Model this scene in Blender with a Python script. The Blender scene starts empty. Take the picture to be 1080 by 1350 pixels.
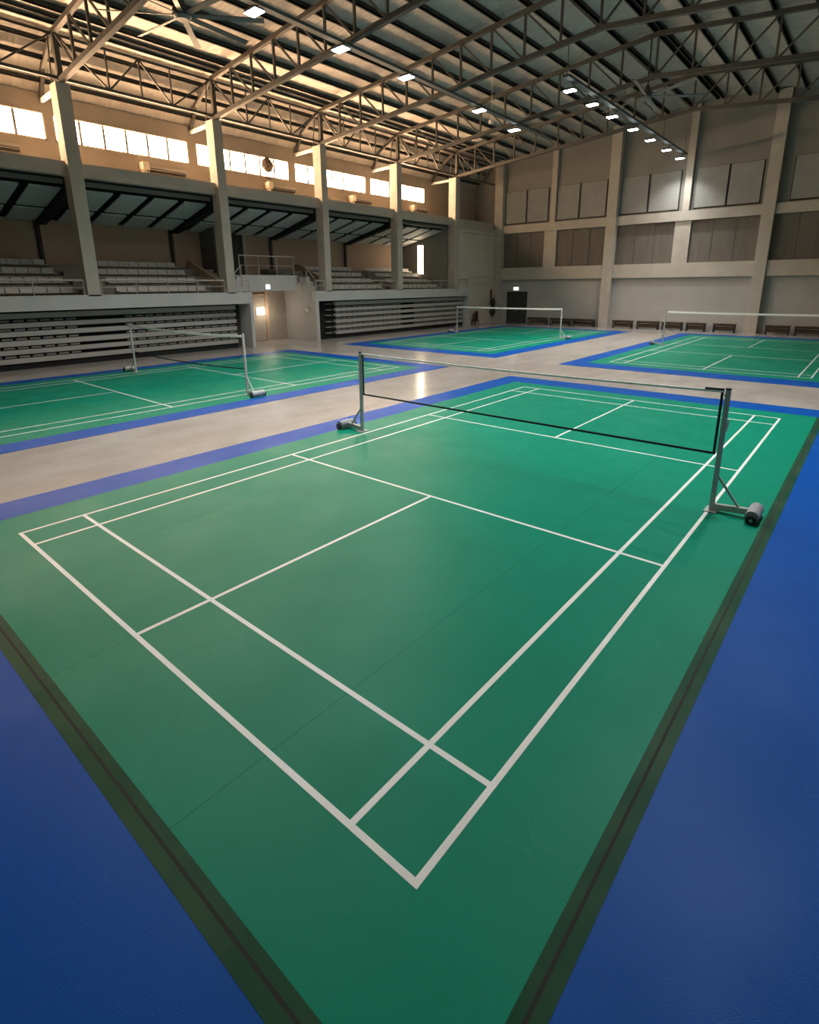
import bpy, math, random
from mathutils import Vector, Matrix
random.seed(7)
S = bpy.context.scene
COL = S.collection
PI = math.pi

# ------------------------------------------------------------------ camera, world, exposure
cd = bpy.data.cameras.new('camera')
cam = bpy.data.objects.new('camera', cd)
COL.objects.link(cam)
S.camera = cam
YAW, PIT, ROL = -0.705, -0.2637, -0.0086
fw = Vector((math.sin(YAW)*math.cos(PIT), math.cos(YAW)*math.cos(PIT), math.sin(PIT)))
rt = Vector((math.cos(YAW), -math.sin(YAW), 0))
up = rt.cross(fw)
r2 = math.cos(ROL)*rt + math.sin(ROL)*up
u2 = -math.sin(ROL)*rt + math.cos(ROL)*up
m = Matrix((r2, u2, -fw)).transposed().to_4x4()
m.translation = Vector((4.2943, -7.5526, 2.7959))
cam.matrix_world = m
cd.sensor_fit = 'HORIZONTAL'
cd.sensor_width = 36.0
cd.lens = 716.667/1080*36.0
cd.shift_y = -(675-569.547)/1080
cd.clip_start = 0.05
cd.clip_end = 200

W = bpy.data.worlds.new('world')
S.world = W
W.use_nodes = True
bg = W.node_tree.nodes['Background']
bg.inputs[0].default_value = (1.0, 0.85, 0.7, 1)
bg.inputs[1].default_value = 0.6

vs = S.view_settings
vs.view_transform = 'Standard'
vs.look = 'None'
vs.gamma = 1.0
vs.use_curve_mapping = False
vs.exposure = 0.0

PANE_STRENGTH = 27.0          # daylight through the clerestory glass
SLIT_STRENGTH = 14.0
LED_POWER = 95.0             # each ceiling fixture
LED_COLOR = (1.0, 0.985, 0.95)
NEAR_POWER = 200.0            # unseen fixtures added to light the near court
# added area light in place of low sun bouncing up through the clerestory
sd = bpy.data.lights.new('sun_bounce_fill', 'AREA')
sd.shape = 'RECTANGLE'; sd.size = 36.0; sd.size_y = 3.0
sd.energy = 18000.0; sd.color = (1.0, 0.57, 0.28)
so = bpy.data.objects.new('sun_bounce_fill', sd)
COL.objects.link(so)
zax = -Vector((0.25, 0, 0.97)).normalized(); xax = Vector((0, 1, 0)); yax = zax.cross(xax)
mm = Matrix((xax, yax, zax)).transposed().to_4x4(); mm.translation = Vector((-22.2, 9.0, 7.0))
so.matrix_world = mm

# ------------------------------------------------------------------ materials
def mat(name, color, rough=0.6, metal=0.0, c2=None, scale=6.0, detail=4.0, bump=0.0, bscale=40.0,
        rvar=0.0, spec=0.5, stretch=None, mixlo=0.35, mixhi=0.65):
    M = bpy.data.materials.new(name)
    M.use_nodes = True
    nt = M.node_tree
    b = nt.nodes['Principled BSDF']
    b.inputs['Base Color'].default_value = (*color, 1)
    b.inputs['Roughness'].default_value = rough
    b.inputs['Metallic'].default_value = metal
    b.inputs['Specular IOR Level'].default_value = spec
    tc = nt.nodes.new('ShaderNodeTexCoord')
    vec = tc.outputs['Object']
    if stretch:
        mp = nt.nodes.new('ShaderNodeMapping')
        mp.inputs['Scale'].default_value = stretch
        nt.links.new(vec, mp.inputs[0]); vec = mp.outputs[0]
    if c2 or rvar:
        n = nt.nodes.new('ShaderNodeTexNoise')
        n.inputs['Scale'].default_value = scale
        n.inputs['Detail'].default_value = detail
        n.inputs['Roughness'].default_value = 0.6
        nt.links.new(vec, n.inputs['Vector'])
        mr = nt.nodes.new('ShaderNodeMapRange')
        mr.inputs[1].default_value = mixlo; mr.inputs[2].default_value = mixhi
        nt.links.new(n.outputs[0], mr.inputs[0])
        if c2:
            mx = nt.nodes.new('ShaderNodeMixRGB')
            mx.inputs[1].default_value = (*color, 1); mx.inputs[2].default_value = (*c2, 1)
            nt.links.new(mr.outputs[0], mx.inputs[0])
            nt.links.new(mx.outputs[0], b.inputs['Base Color'])
        if rvar:
            r = nt.nodes.new('ShaderNodeMapRange')
            r.inputs[3].default_value = rough-rvar; r.inputs[4].default_value = rough+rvar
            nt.links.new(mr.outputs[0], r.inputs[0])
            nt.links.new(r.outputs[0], b.inputs['Roughness'])
    if bump:
        n2 = nt.nodes.new('ShaderNodeTexNoise')
        n2.inputs['Scale'].default_value = bscale
        n2.inputs['Detail'].default_value = 3
        nt.links.new(vec, n2.inputs['Vector'])
        bp = nt.nodes.new('ShaderNodeBump')
        bp.inputs['Strength'].default_value = bump
        bp.inputs['Distance'].default_value = 0.02
        nt.links.new(n2.outputs[0], bp.inputs['Height'])
        nt.links.new(bp.outputs[0], b.inputs['Normal'])
    return M

def emit(name, color, strength):
    M = bpy.data.materials.new(name)
    M.use_nodes = True
    nt = M.node_tree
    b = nt.nodes['Principled BSDF']
    b.inputs['Base Color'].default_value = (0.8, 0.8, 0.8, 1)
    b.inputs['Emission Color'].default_value = (*color, 1)
    b.inputs['Emission Strength'].default_value = strength
    return M

def foil_mat():
    M = mat('roof_foil', (0.45, 0.42, 0.385), 0.55, 0.2, c2=(0.54, 0.51, 0.465), scale=3.0, bump=0.35, bscale=9.0)
    nt = M.node_tree
    b = nt.nodes['Principled BSDF']
    tc = nt.nodes.new('ShaderNodeTexCoord')
    wv = nt.nodes.new('ShaderNodeTexWave')
    wv.wave_type = 'BANDS'; wv.bands_direction = 'Y'
    wv.inputs['Scale'].default_value = 1.6
    wv.inputs['Distortion'].default_value = 0.6
    nt.links.new(tc.outputs['Object'], wv.inputs['Vector'])
    src = b.inputs['Normal'].links[0].from_node
    bp = nt.nodes.new('ShaderNodeBump')
    bp.inputs['Strength'].default_value = 0.35
    bp.inputs['Distance'].default_value = 0.03
    nt.links.new(wv.outputs[0], bp.inputs['Height'])
    nt.links.new(src.outputs[0], bp.inputs['Normal'])
    nt.links.new(bp.outputs[0], b.inputs['Normal'])
    return M

def mat_court(name, color, c2, rough, scuff, spec=0.11):
    """vinyl court mat: soft mottling, curved shoe scuffs, slight leather grain"""
    M = mat(name, color, rough, c2=c2, scale=0.9, detail=6, bump=0.12, bscale=180.0, rvar=0.06, spec=spec)
    nt = M.node_tree
    b = nt.nodes['Principled BSDF']
    base = b.inputs['Base Color'].links[0].from_socket
    tc = nt.nodes.new('ShaderNodeTexCoord')
    n = nt.nodes.new('ShaderNodeTexNoise')
    n.inputs['Scale'].default_value = 1.3; n.inputs['Detail'].default_value = 1.5
    nt.links.new(tc.outputs['Object'], n.inputs['Vector'])
    # thin iso-lines of a warped noise read as faint scuff arcs
    ma = nt.nodes.new('ShaderNodeMath'); ma.operation = 'MULTIPLY'; ma.inputs[1].default_value = 9.0
    nt.links.new(n.outputs[0], ma.inputs[0])
    fr = nt.nodes.new('ShaderNodeMath'); fr.operation = 'FRACT'
    nt.links.new(ma.outputs[0], fr.inputs[0])
    mr = nt.nodes.new('ShaderNodeMapRange')
    mr.inputs[1].default_value = 0.0; mr.inputs[2].default_value = 0.05
    mr.inputs[3].default_value = 1.0; mr.inputs[4].default_value = 0.0
    nt.links.new(fr.outputs[0], mr.inputs[0])
    n3 = nt.nodes.new('ShaderNodeTexNoise')
    n3.inputs['Scale'].default_value = 0.7; n3.inputs['Detail'].default_value = 3
    nt.links.new(tc.outputs['Object'], n3.inputs['Vector'])
    m3 = nt.nodes.new('ShaderNodeMapRange')
    m3.inputs[1].default_value = 0.55; m3.inputs[2].default_value = 0.75
    m3.inputs[4].default_value = scuff
    nt.links.new(n3.outputs[0], m3.inputs[0])
    mu = nt.nodes.new('ShaderNodeMath'); mu.operation = 'MULTIPLY'
    nt.links.new(mr.outputs[0], mu.inputs[0]); nt.links.new(m3.outputs[0], mu.inputs[1])
    mx = nt.nodes.new('ShaderNodeMixRGB')
    mx.inputs[2].default_value = (0.45, 0.55, 0.5, 1)
    nt.links.new(base, mx.inputs[1]); nt.links.new(mu.outputs[0], mx.inputs[0])
    nt.links.new(mx.outputs[0], b.inputs['Base Color'])
    return M

M = {}
M['floor'] = mat('polished_concrete', (0.47, 0.44, 0.405), 0.20, c2=(0.27, 0.25, 0.225), scale=0.9, detail=7, rvar=0.06, bump=0.015, bscale=8, mixlo=0.36, mixhi=0.74, stretch=(1.0, 0.55, 1))
M['green'] = mat_court('green_vinyl', (0.0, 0.238, 0.15), (0.0, 0.215, 0.133), 0.40, 0.13)
M['blue'] = mat_court('blue_vinyl', (0.0, 0.078, 0.39), (0.0, 0.07, 0.35), 0.40, 0.1)
M['tape'] = mat('seam_tape', (0.005, 0.058, 0.03), 0.45, c2=(0.032, 0.085, 0.045), scale=1.2, detail=6, spec=0.08)
M['groove'] = mat('seam_gap', (0.006, 0.012, 0.01), 0.8)
M['line'] = mat('white_line_paint', (0.80, 0.83, 0.82), 0.45, c2=(0.72, 0.76, 0.75), scale=2.0)
M['retwall'] = mat('warm_plaster', (0.66, 0.595, 0.51), 0.75, c2=(0.60, 0.54, 0.46), scale=0.9)
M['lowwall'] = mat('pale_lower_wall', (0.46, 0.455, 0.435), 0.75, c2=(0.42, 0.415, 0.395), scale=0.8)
M['wall'] = mat('painted_wall', (0.28, 0.268, 0.243), 0.8, c2=(0.25, 0.24, 0.215), scale=0.8, bump=0.05, bscale=30)
M['upper'] = mat('clerestory_wall_paint', (0.40, 0.35, 0.29), 0.8, c2=(0.36, 0.31, 0.25), scale=0.9)
M['concrete'] = mat('fairface_concrete', (0.52, 0.48, 0.42), 0.75, c2=(0.45, 0.41, 0.355), scale=1.6, detail=6, bump=0.08, bscale=25)
M['fascia'] = mat('fascia_paint', (0.60, 0.595, 0.575), 0.6, c2=(0.55, 0.545, 0.53), scale=1.2)
M['board'] = mat('brown_grey_board', (0.17, 0.15, 0.125), 0.75, c2=(0.14, 0.125, 0.105), scale=1.2, stretch=(4, 4, 0.5))
M['panel'] = mat('acoustic_panel', (0.33, 0.33, 0.315), 0.85, c2=(0.30, 0.30, 0.287), scale=2, bump=0.1, bscale=60)
M['brown'] = mat('brown_wall_paint', (0.52, 0.37, 0.27), 0.85, c2=(0.48, 0.34, 0.25), scale=0.8)
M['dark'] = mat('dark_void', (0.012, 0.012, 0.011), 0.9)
M['soffit_beam'] = mat('dark_fascia_board', (0.20, 0.185, 0.16), 0.7, c2=(0.17, 0.155, 0.135), scale=2)
M['soffit'] = mat('soffit_panel', (0.62, 0.64, 0.62), 0.7, c2=(0.56, 0.58, 0.56), scale=2)
M['steel'] = mat('truss_steel', (0.10, 0.092, 0.08), 0.6, c2=(0.08, 0.073, 0.063), scale=5)
M['purlin'] = mat('purlin_steel', (0.045, 0.048, 0.043), 0.6, c2=(0.035, 0.038, 0.034), scale=4)
M['tray'] = mat('cable_tray_steel', (0.10, 0.12, 0.115), 0.5)
M['foil'] = foil_mat()
M['pipe'] = mat('rail_steel', (0.46, 0.43, 0.385), 0.45, 0.15)
M['seat'] = mat('seat_plastic', (0.60, 0.58, 0.54), 0.45, c2=(0.52, 0.50, 0.46), scale=3)
M['tier'] = mat('tier_concrete', (0.25, 0.235, 0.20), 0.8, c2=(0.20, 0.19, 0.165), scale=2)
M['plank'] = mat('bleacher_plank', (0.50, 0.48, 0.445), 0.5, c2=(0.45, 0.43, 0.40), scale=1.5, stretch=(1, 0.2, 1))
M['module'] = mat('bleacher_seat', (0.30, 0.29, 0.27), 0.6)
M['pole'] = mat('galvanised_pole', (0.42, 0.45, 0.44), 0.45, 0.25, c2=(0.32, 0.35, 0.34), scale=9)
M['polewhite'] = mat('white_painted_pole', (0.52, 0.52, 0.50), 0.45, c2=(0.45, 0.45, 0.43), scale=6)
M['roller'] = mat('grey_roller', (0.33, 0.35, 0.38), 0.5, c2=(0.28, 0.30, 0.32), scale=8)
M['rubber'] = mat('black_rubber', (0.012, 0.012, 0.013), 0.7)
M['nettape'] = mat('net_tape_white', (0.86, 0.86, 0.84), 0.7)
M['netblack'] = mat('net_cord_black', (0.012, 0.014, 0.013), 0.7)
M['thread'] = mat('net_thread', (0.03, 0.06, 0.05), 0.7)
M['bench'] = mat('bench_wood', (0.13, 0.085, 0.05), 0.6, c2=(0.10, 0.065, 0.04), scale=3, stretch=(0.3, 3, 3))
M['benchdark'] = mat('bench_frame', (0.025, 0.02, 0.016), 0.6)
M['door'] = mat('dark_door', (0.035, 0.036, 0.03), 0.55)
M['frame'] = mat('window_frame', (0.62, 0.50, 0.38), 0.5)
M['mullion'] = mat('grey_mullion', (0.22, 0.22, 0.22), 0.5)
M['ac'] = mat('unit_casing', (0.42, 0.40, 0.37), 0.5)
M['acdark'] = mat('unit_slot', (0.03, 0.026, 0.022), 0.7)
M['cream'] = mat('cream_box', (0.70, 0.62, 0.52), 0.5)
M['fan'] = mat('fan_metal', (0.17, 0.18, 0.175), 0.4, 0.3)
M['fandark'] = mat('fan_motor', (0.05, 0.06, 0.058), 0.5)
M['fanbrown'] = mat('fan_cage', (0.16, 0.11, 0.075), 0.5)
def glass_emit(name, color, strength):
    G = emit(name, color, strength)
    nt = G.node_tree
    out = nt.nodes['Material Output']
    tr = nt.nodes.new('ShaderNodeBsdfTransparent'); tr.inputs[0].default_value = (0.9, 0.9, 0.9, 1)
    em = nt.nodes.new('ShaderNodeEmission'); em.inputs[0].default_value = (*color, 1); em.inputs[1].default_value = strength
    gl = nt.nodes.new('ShaderNodeBsdfGlossy'); gl.inputs['Roughness'].default_value = 0.1
    ad = nt.nodes.new('ShaderNodeAddShader'); mx = nt.nodes.new('ShaderNodeMixShader'); mx.inputs[0].default_value = 0.05
    nt.links.new(tr.outputs[0], ad.inputs[0]); nt.links.new(em.outputs[0], ad.inputs[1])
    nt.links.new(ad.outputs[0], mx.inputs[1]); nt.links.new(gl.outputs[0], mx.inputs[2])
    nt.links.new(mx.outputs[0], out.inputs[0])
    nt.nodes.remove(nt.nodes['Principled BSDF'])
    return G
M['pane'] = glass_emit('daylit_glass', (1.0, 0.65, 0.38), PANE_STRENGTH)
M['slit'] = emit('daylit_slit_glass', (1.0, 0.78, 0.55), SLIT_STRENGTH)
M['led'] = emit('led_lens', (0.93, 1.0, 1.0), 30.0)
M['exit'] = emit('lit_sign', (0.95, 1.0, 0.97), 2.2)
M['lampwarm'] = emit('warm_lamp', (1.0, 0.86, 0.66), 3.0)
M['red'] = mat('extinguisher_brown', (0.12, 0.03, 0.02), 0.5)
M['bundle'] = mat('dark_bundle', (0.03, 0.02, 0.016), 0.8)

# ------------------------------------------------------------------ mesh helpers
class MB:
    def __init__(s, o=(0, 0, 0)):
        s.v = []; s.f = []; s.o = Vector(o)
    def quad(s, *p):
        b = len(s.v); s.v += [Vector(q)-s.o for q in p]; s.f.append(tuple(range(b, b+len(p))))
    def box(s, x0, x1, y0, y1, z0, z1):
        b = len(s.v)
        for z in (z0, z1):
            for x, y in ((x0, y0), (x1, y0), (x1, y1), (x0, y1)):
                s.v.append(Vector((x, y, z))-s.o)
        for f in ((3, 2, 1, 0), (4, 5, 6, 7), (0, 1, 5, 4), (1, 2, 6, 5), (2, 3, 7, 6), (3, 0, 4, 7)):
            s.f.append(tuple(b+i for i in f))
        return s
    def bar(s, p, q, w, h=None, upv=(0, 0, 1)):
        """square section bar from p to q"""
        h = h or w
        p = Vector(p); q = Vector(q); d = (q-p).normalized(); u = Vector(upv)
        if abs(d.dot(u)) > 0.99: u = Vector((0, 1, 0))
        a = d.cross(u).normalized(); c = a.cross(d).normalized()
        b = len(s.v)
        for e in (p, q):
            for i, j in ((-1, -1), (1, -1), (1, 1), (-1, 1)):
                s.v.append(e + a*(i*w/2) + c*(j*h/2) - s.o)
        for f in ((3, 2, 1, 0), (4, 5, 6, 7), (0, 1, 5, 4), (1, 2, 6, 5), (2, 3, 7, 6), (3, 0, 4, 7)):
            s.f.append(tuple(b+i for i in f))
        return s
    def tube(s, p, q, r, n=10, r2=None):
        p = Vector(p); q = Vector(q); d = (q-p).normalized()
        u = Vector((0, 0, 1)) if abs(d.z) < 0.9 else Vector((1, 0, 0))
        a = d.cross(u).normalized(); c = a.cross(d)
        b = len(s.v); r2 = r if r2 is None else r2
        for e, rr in ((p, r), (q, r2)):
            for i in range(n):
                t = 2*PI*i/n
                s.v.append(e + a*math.cos(t)*rr + c*math.sin(t)*rr - s.o)
        for i in range(n):
            j = (i+1) % n
            s.f.append((b+i, b+j, b+n+j, b+n+i))
        s.f.append(tuple(b+i for i in reversed(range(n))))
        s.f.append(tuple(b+n+i for i in range(n)))
        return s
    def path(s, pts, r, n=8):
        for p, q in zip(pts[:-1], pts[1:]): s.tube(p, q, r, n)
        return s
    def prism(s, poly, axis, a0, a1):
        """extrude a polygon of 2-tuples along axis ('y': poly=(x,z); 'x': poly=(y,z); 'z': poly=(x,y))"""
        n = len(poly); b = len(s.v)
        for a in (a0, a1):
            for p, q in poly:
                v = {'y': (p, a, q), 'x': (a, p, q), 'z': (p, q, a)}[axis]
                s.v.append(Vector(v)-s.o)
        s.f.append(tuple(b+i for i in range(n))); s.f.append(tuple(b+n+i for i in reversed(range(n))))
        for i in range(n):
            j = (i+1) % n
            s.f.append((b+j, b+i, b+n+i, b+n+j))
        return s
    def mesh(s, name, material):
        me = bpy.data.meshes.new(name)
        me.from_pydata([tuple(v) for v in s.v], [], s.f)
        me.materials.append(material)
        import bmesh
        bm = bmesh.new(); bm.from_mesh(me)
        bmesh.ops.recalc_face_normals(bm, faces=bm.faces)
        bm.to_mesh(me); bm.free()
        return me

def obj(name, me, parent=None, loc=(0, 0, 0)):
    o = bpy.data.objects.new(name, me)
    COL.objects.link(o)
    o.location = loc
    if parent: o.parent = parent
    return o
def tag(o, label, cat, group=None):
    o['label'] = label; o['category'] = cat
    if group: o['group'] = group
    return o
def thing(name, label, cat, loc=(0, 0, 0), group=None, rz=0):
    o = bpy.data.objects.new(name, None)
    o.empty_display_size = 0.2
    COL.objects.link(o)
    o.location = loc; o.rotation_euler = (0, 0, rz)
    return tag(o, label, cat, group)
def struct(name, me, parent=None, loc=(0, 0, 0)):
    o = obj(name, me, parent, loc)
    if not parent: o['kind'] = 'structure'
    return o
def B(name, material, x0, x1, y0, y1, z0, z1, parent=None, o=None):
    """box in world coordinates; parent's location is subtracted"""
    org = parent.location if parent and o is None else (o or (0, 0, 0))
    return obj(name, MB(org).box(x0, x1, y0, y1, z0, z1).mesh(name, material), parent)
def P(name, material, mb, parent=None):
    return obj(name, mb.mesh(name, material), parent)
ORD = ['first', 'second', 'third', 'fourth', 'fifth', 'sixth', 'seventh', 'eighth', 'ninth', 'tenth', 'eleventh', 'twelfth', 'thirteenth', 'fourteenth', 'fifteenth', 'sixteenth']

# ------------------------------------------------------------------ shell of the hall
XW = -20.2          # clerestory wall
XF = -18.0          # front of the left stand / pillars
YB = 28.6           # front of the back wall pillars
XR = 9.9
YN = -13.0
RIDGE = -4.2
def ztop(x):  return 11.0 + 0.0978*((x+18.1) if x < RIDGE else (9.7-x))
def zbot(x):  return 9.56 + 0.0930*((x+18.1) if x < RIDGE else (9.7-x))
def zroof(x): return ztop(x) + 0.27

floor = struct('floor', MB().box(-24, 10.2, YN-0.2, 29.3, -0.2, 0.0).mesh('floor', M['floor']))

# roof sheet
prof = [(-20.3, 9.58), (-19.4, 10.55), (-18.6, zroof(-18.6)), (RIDGE, zroof(RIDGE)), (9.9, zroof(9.9)), (10.2, 9.4)]
mb = MB()
for (xa, za), (xb, zb) in zip(prof[:-1], prof[1:]):
    mb.prism([(xa, za), (xb, zb), (xb, zb+0.08), (xa, za+0.08)], 'y', YN-0.2, 29.3)
ceiling = struct('ceiling', mb.mesh('ceiling', M['foil']))
# purlins run the length of the hall
def purlin(x, w=0.09, d=0.15, z=None, y0=YN, y1=28.9):
    z = zroof(x)-0.012 if z is None else z
    mb = MB((x, 0, z)).box(x-w/2, x+w/2, y0, y1, z-d, z)
    mb.box(x-w/2-0.05, x+w/2, y0, y1, z-d, z-d+0.02)
    obj('purlin', mb.mesh('purlin', M['purlin']), ceiling, (x, 0, z))
x = RIDGE-0.13
k = 0
while x > -17.3:
    purlin(x); x -= 1.27
for xx in (-17.62, -18.02): purlin(xx, 0.045, 0.09)
purlin(-18.75, 0.07, 0.14, z=10.97)
purlin(-19.25, 0.07, 0.14, z=10.58)
purlin(-19.8, 0.07, 0.14, z=10.0)
x = RIDGE+0.13
while x < 9.6:
    purlin(x); x += 1.27

# back wall: lower wall, spandrel beams, boards, panels, piers, pillars
wb = struct('wall_back', MB().box(-20.5, 10.2, 29.05, 29.3, 0, 12.7).mesh('wall_back', M['wall']))
for xa, xb in ((-18.2, -17.55), (-9.95, -9.33), (-1.47, -0.88), (7.0, 7.6)):
    B('pillar', M['concrete'], xa, xb, YB, 29.06, 0, min(zroof(xa), zroof(xb))-0.02, wb)
bays = ((-17.55, -9.95), (-9.33, -1.47), (-0.88, 7.0))
for xa, xb in bays:
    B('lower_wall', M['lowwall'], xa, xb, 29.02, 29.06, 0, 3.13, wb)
    B('spandrel_beam', M['concrete'], xa, xb, 28.72, 29.06, 3.13, 3.95, wb)
    B('spandrel_beam', M['concrete'], xa, xb, 28.76, 29.06, 6.32, 6.85, wb)
for xa, xb in ((-14.3, -13.4), (-5.85, -4.98), (2.6, 3.5)):
    B('lower_pier', M['concrete'], xa, xb, 28.85, 29.06, 3.95, 6.32, wb)
for xa, xb in ((-13.92, -13.56), (-5.55, -5.18), (2.95, 3.3)):
    B('upper_pier', M['concrete'], xa, xb, 28.8, 29.06, 6.85, zroof(xa)-0.02, wb)
for xa, xb in ((-17.55, -14.3), (-13.4, -9.95), (-9.33, -5.85), (-4.98, -1.47), (-0.88, 2.6), (3.5, 7.0)):
    n = 3
    w = (xb-xa)/n
    for i in range(n):
        B('wall_board', M['board'], xa+i*w+0.012, xa+(i+1)*w-0.012, 29.0, 29.06, 3.95, 6.31, wb)
for xa, xb in ((-17.44, -15.87), (-15.72, -14.2), (-13.5, -12.0), (-11.85, -10.2), (-9.2, -7.65), (-7.5, -5.85), (-4.97, -3.38), (-3.27, -1.73), (-0.3, 1.25), (1.4, 2.9), (3.5, 5.0), (5.2, 6.8)):
    B('acoustic_panel', M['panel'], xa, xb, 28.95, 29.03, 7.0, 9.1, wb)
    B('panel_shadow', M['benchdark'], xa-0.045, xb+0.06, 29.03, 29.06, 6.93, 9.13, wb)  # dark board stands in for the shadow around each panel
wr = struct('wall_right', MB().box(XR, 10.2, YN, 29.05, 0, 11.0).mesh('wall_right', M['wall']))
wn = struct('wall_near', MB().box(-24, 10.2, YN-0.2, YN, 0, 12.6).mesh('wall_near', M['wall']))

# left wall: clerestory strip with window openings
WIN = [(-4.75, 0.75), (1.03, 6.3), (6.67, 11.78), (12.16, 17.4), (17.78, 22.95)]
ZW0, ZW1 = 8.06, 8.99
mb = MB()
mb.box(XW-0.2, XW, YN, 29.05, 7.0, ZW0)
mb.box(XW-0.2, XW, YN, 29.05, ZW1, 9.62)
ya = YN
for a, b in WIN+[(29.05, 0)]:
    mb.box(XW-0.2, XW, ya, a, ZW0, ZW1); ya = b
wl = struct('wall_left', mb.mesh('wall_left', M['upper']))
for i, (a, b) in enumerate(WIN):
    mb = MB((XW, a, ZW0))
    t = 0.05
    mb.box(XW-0.1, XW+0.03, a, b, ZW0, ZW0+t); mb.box(XW-0.1, XW+0.03, a, b, ZW1-t, ZW1)
    mb.box(XW-0.1, XW+0.03, a, a+t, ZW0, ZW1); mb.box(XW-0.1, XW+0.03, b-t, b, ZW0, ZW1)
    w = struct('window_%d' % (i+1), mb.mesh('window_frame', M['frame']), None, (XW, a, ZW0))
    n = 6
    s = (b-a-2*t)/n
    for k in range(n):
        y0 = a+t+k*s
        P('pane', M['pane'], MB(w.location).box(XW-0.07, XW-0.055, y0, y0+s, ZW0+t, ZW1-t), w)
        if k: P('mullion', M['mullion'], MB(w.location).box(XW-0.08, XW-0.01, y0-0.045, y0+0.045, ZW0+t, ZW1-t), w)

# pillars of the left stand, the ring beam, the return wall at the far corner
PIL = [(-5.2, -4.75), (0.53, 0.98), (6.28, 6.69), (12.05, 12.44), (17.73, 18.16), (23.48, 23.95)]
for a, b in PIL:
    B('pillar', M['concrete'], XF-0.55, XF, a, b, 2.5, 9.48, wl)
ys = YN
for a, b in PIL+[(28.6, 0)]:
    B('ring_beam', M['concrete'], XW, XF-0.28, ys, a, 6.62, 7.08, wl); ys = b
for i, (a, b) in enumerate(PIL):
    # outrigger tie from pillar head to wall and the bent bracket above
    c = (a+b)/2
    P('wall_tie', M['fascia'], MB().bar((XF-0.5, c, 9.40), (XW+0.02, c, 9.36), 0.10, 0.13), wl)
    mb = MB()
    mb.bar((XF-0.25, c, 11.0), (-19.55, c, 10.3), 0.12, 0.16)
    mb.bar((-19.55, c, 10.33), (XW+0.1, c, 9.45), 0.12, 0.16)
    mb.bar((XF-0.35, c-0.12, 10.9), (-18.6, c-0.12, 9.5), 0.04)
    P('outer_rafter', M['steel'], mb, wl)
# far corner return wall (plain, with fine joints) and its ledge
obj('return_wall', MB().box(XF-0.4, XF-0.14, 23.96, 28.6, 2.56, 6.55).box(XF-0.4, XF-0.14, 25.3, 28.6, 0, 2.56).mesh('return_wall', M['retwall']), wl)
B('return_ledge', M['concrete'], XW, XF-0.02, 23.95, 28.98, 6.45, 6.62, wl)
for z in (2.82, 3.28):
    B('wall_conduit', M['concrete'], XF-0.14, XF-0.10, 25.4, 28.6, z, z+0.05, wl)
B('wall_groove', M['soffit_beam'], XF-0.14, XF-0.132, 24.5, 28.6, 6.2, 6.23, wl)

# gallery: rear wall, end wall with slit window, soffit
YG1 = 23.6
XRW = -22.7
wg = struct('wall_gallery', MB().box(XRW-0.2, XRW, YN, YG1, 0, 5.9).mesh('wall_gallery', M['brown']))
for y in (0.75, 6.4, 12.2, 17.95):
    B('rear_pilaster', M['brown'], XRW, XRW+0.12, y, y+0.55, 2.5, 5.5, wg)
    P('pilaster_shadow', M['benchdark'], MB().tube((XRW+0.08, y-0.12, 2.5), (XRW+0.08, y-0.12, 5.52), 0.06), wg)  # dark strip modelled for the shaded groove at the left of each pilaster
we = struct('wall_gallery_end', MB().box(XRW, -21.32, YG1, YG1+0.2, 2.3, 6.6).box(-20.78, XF-0.5, YG1, YG1+0.2, 2.3, 6.6)
            .box(-21.32, -20.78, YG1, YG1+0.2, 5.5, 6.6).box(-21.32, -20.78, YG1, YG1+0.2, 2.3, 3.55).mesh('wall_gallery_end', M['wall']))
w6 = struct('window_6', MB((-21.1, YG1, 3.55)).box(-21.36, -21.30, YG1-0.03, YG1+0.1, 3.5, 5.55).box(-20.80, -20.74, YG1-0.03, YG1+0.1, 3.5, 5.55)
            .box(-21.36, -20.74, YG1-0.03, YG1+0.1, 5.47, 5.55).mesh('window_frame', M['fascia']), None, (-21.1, YG1, 3.55))
P('pane', M['slit'], MB(w6.location).box(-21.30, -20.80, YG1+0.03, YG1+0.05, 3.55, 5.47), w6)
P('transom', M['frame'], MB(w6.location).box(-21.30, -20.80, YG1+0.0, YG1+0.025, 4.62, 4.645), w6)
def zs(x): return 6.28 - 0.25*(-19.15-x)
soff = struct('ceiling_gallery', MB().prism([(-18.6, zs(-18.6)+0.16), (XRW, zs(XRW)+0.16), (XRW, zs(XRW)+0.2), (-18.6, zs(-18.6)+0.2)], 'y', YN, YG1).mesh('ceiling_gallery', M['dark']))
ys = YN
for a, b in PIL:
    n = max(1, round((a-ys)/1.35)); s = (a-ys)/n
    for k in range(n):
        B('soffit_fascia', M['soffit_beam'], -18.85, -18.7, ys+k*s+0.006, ys+(k+1)*s-0.006, 6.40, 6.64, soff)
    ys = b
for bay in range(-1, 4):
    y0 = 1.38+5.74*bay
    for j in range(4):
        ya = y0+1.31*j; yb = ya+1.01
        for xa, xb in ((-19.15, -20.95), (-21.22, -22.45)):
            mb = MB()
            mb.prism([(xa, zs(xa)), (xb, zs(xb)), (xb, zs(xb)+0.06), (xa, zs(xa)+0.06)], 'y', ya, yb)
            P('soffit_panel', M['soffit'], mb, soff)
    P('soffit_rafter', M['dark'], MB().prism([(-18.9, zs(-18.9)-0.25), (XRW, zs(XRW)-0.1), (XRW, zs(XRW)+0.16), (-18.9, zs(-18.9)+0.16)], 'y', y0-0.75, y0-0.40), soff)

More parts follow.
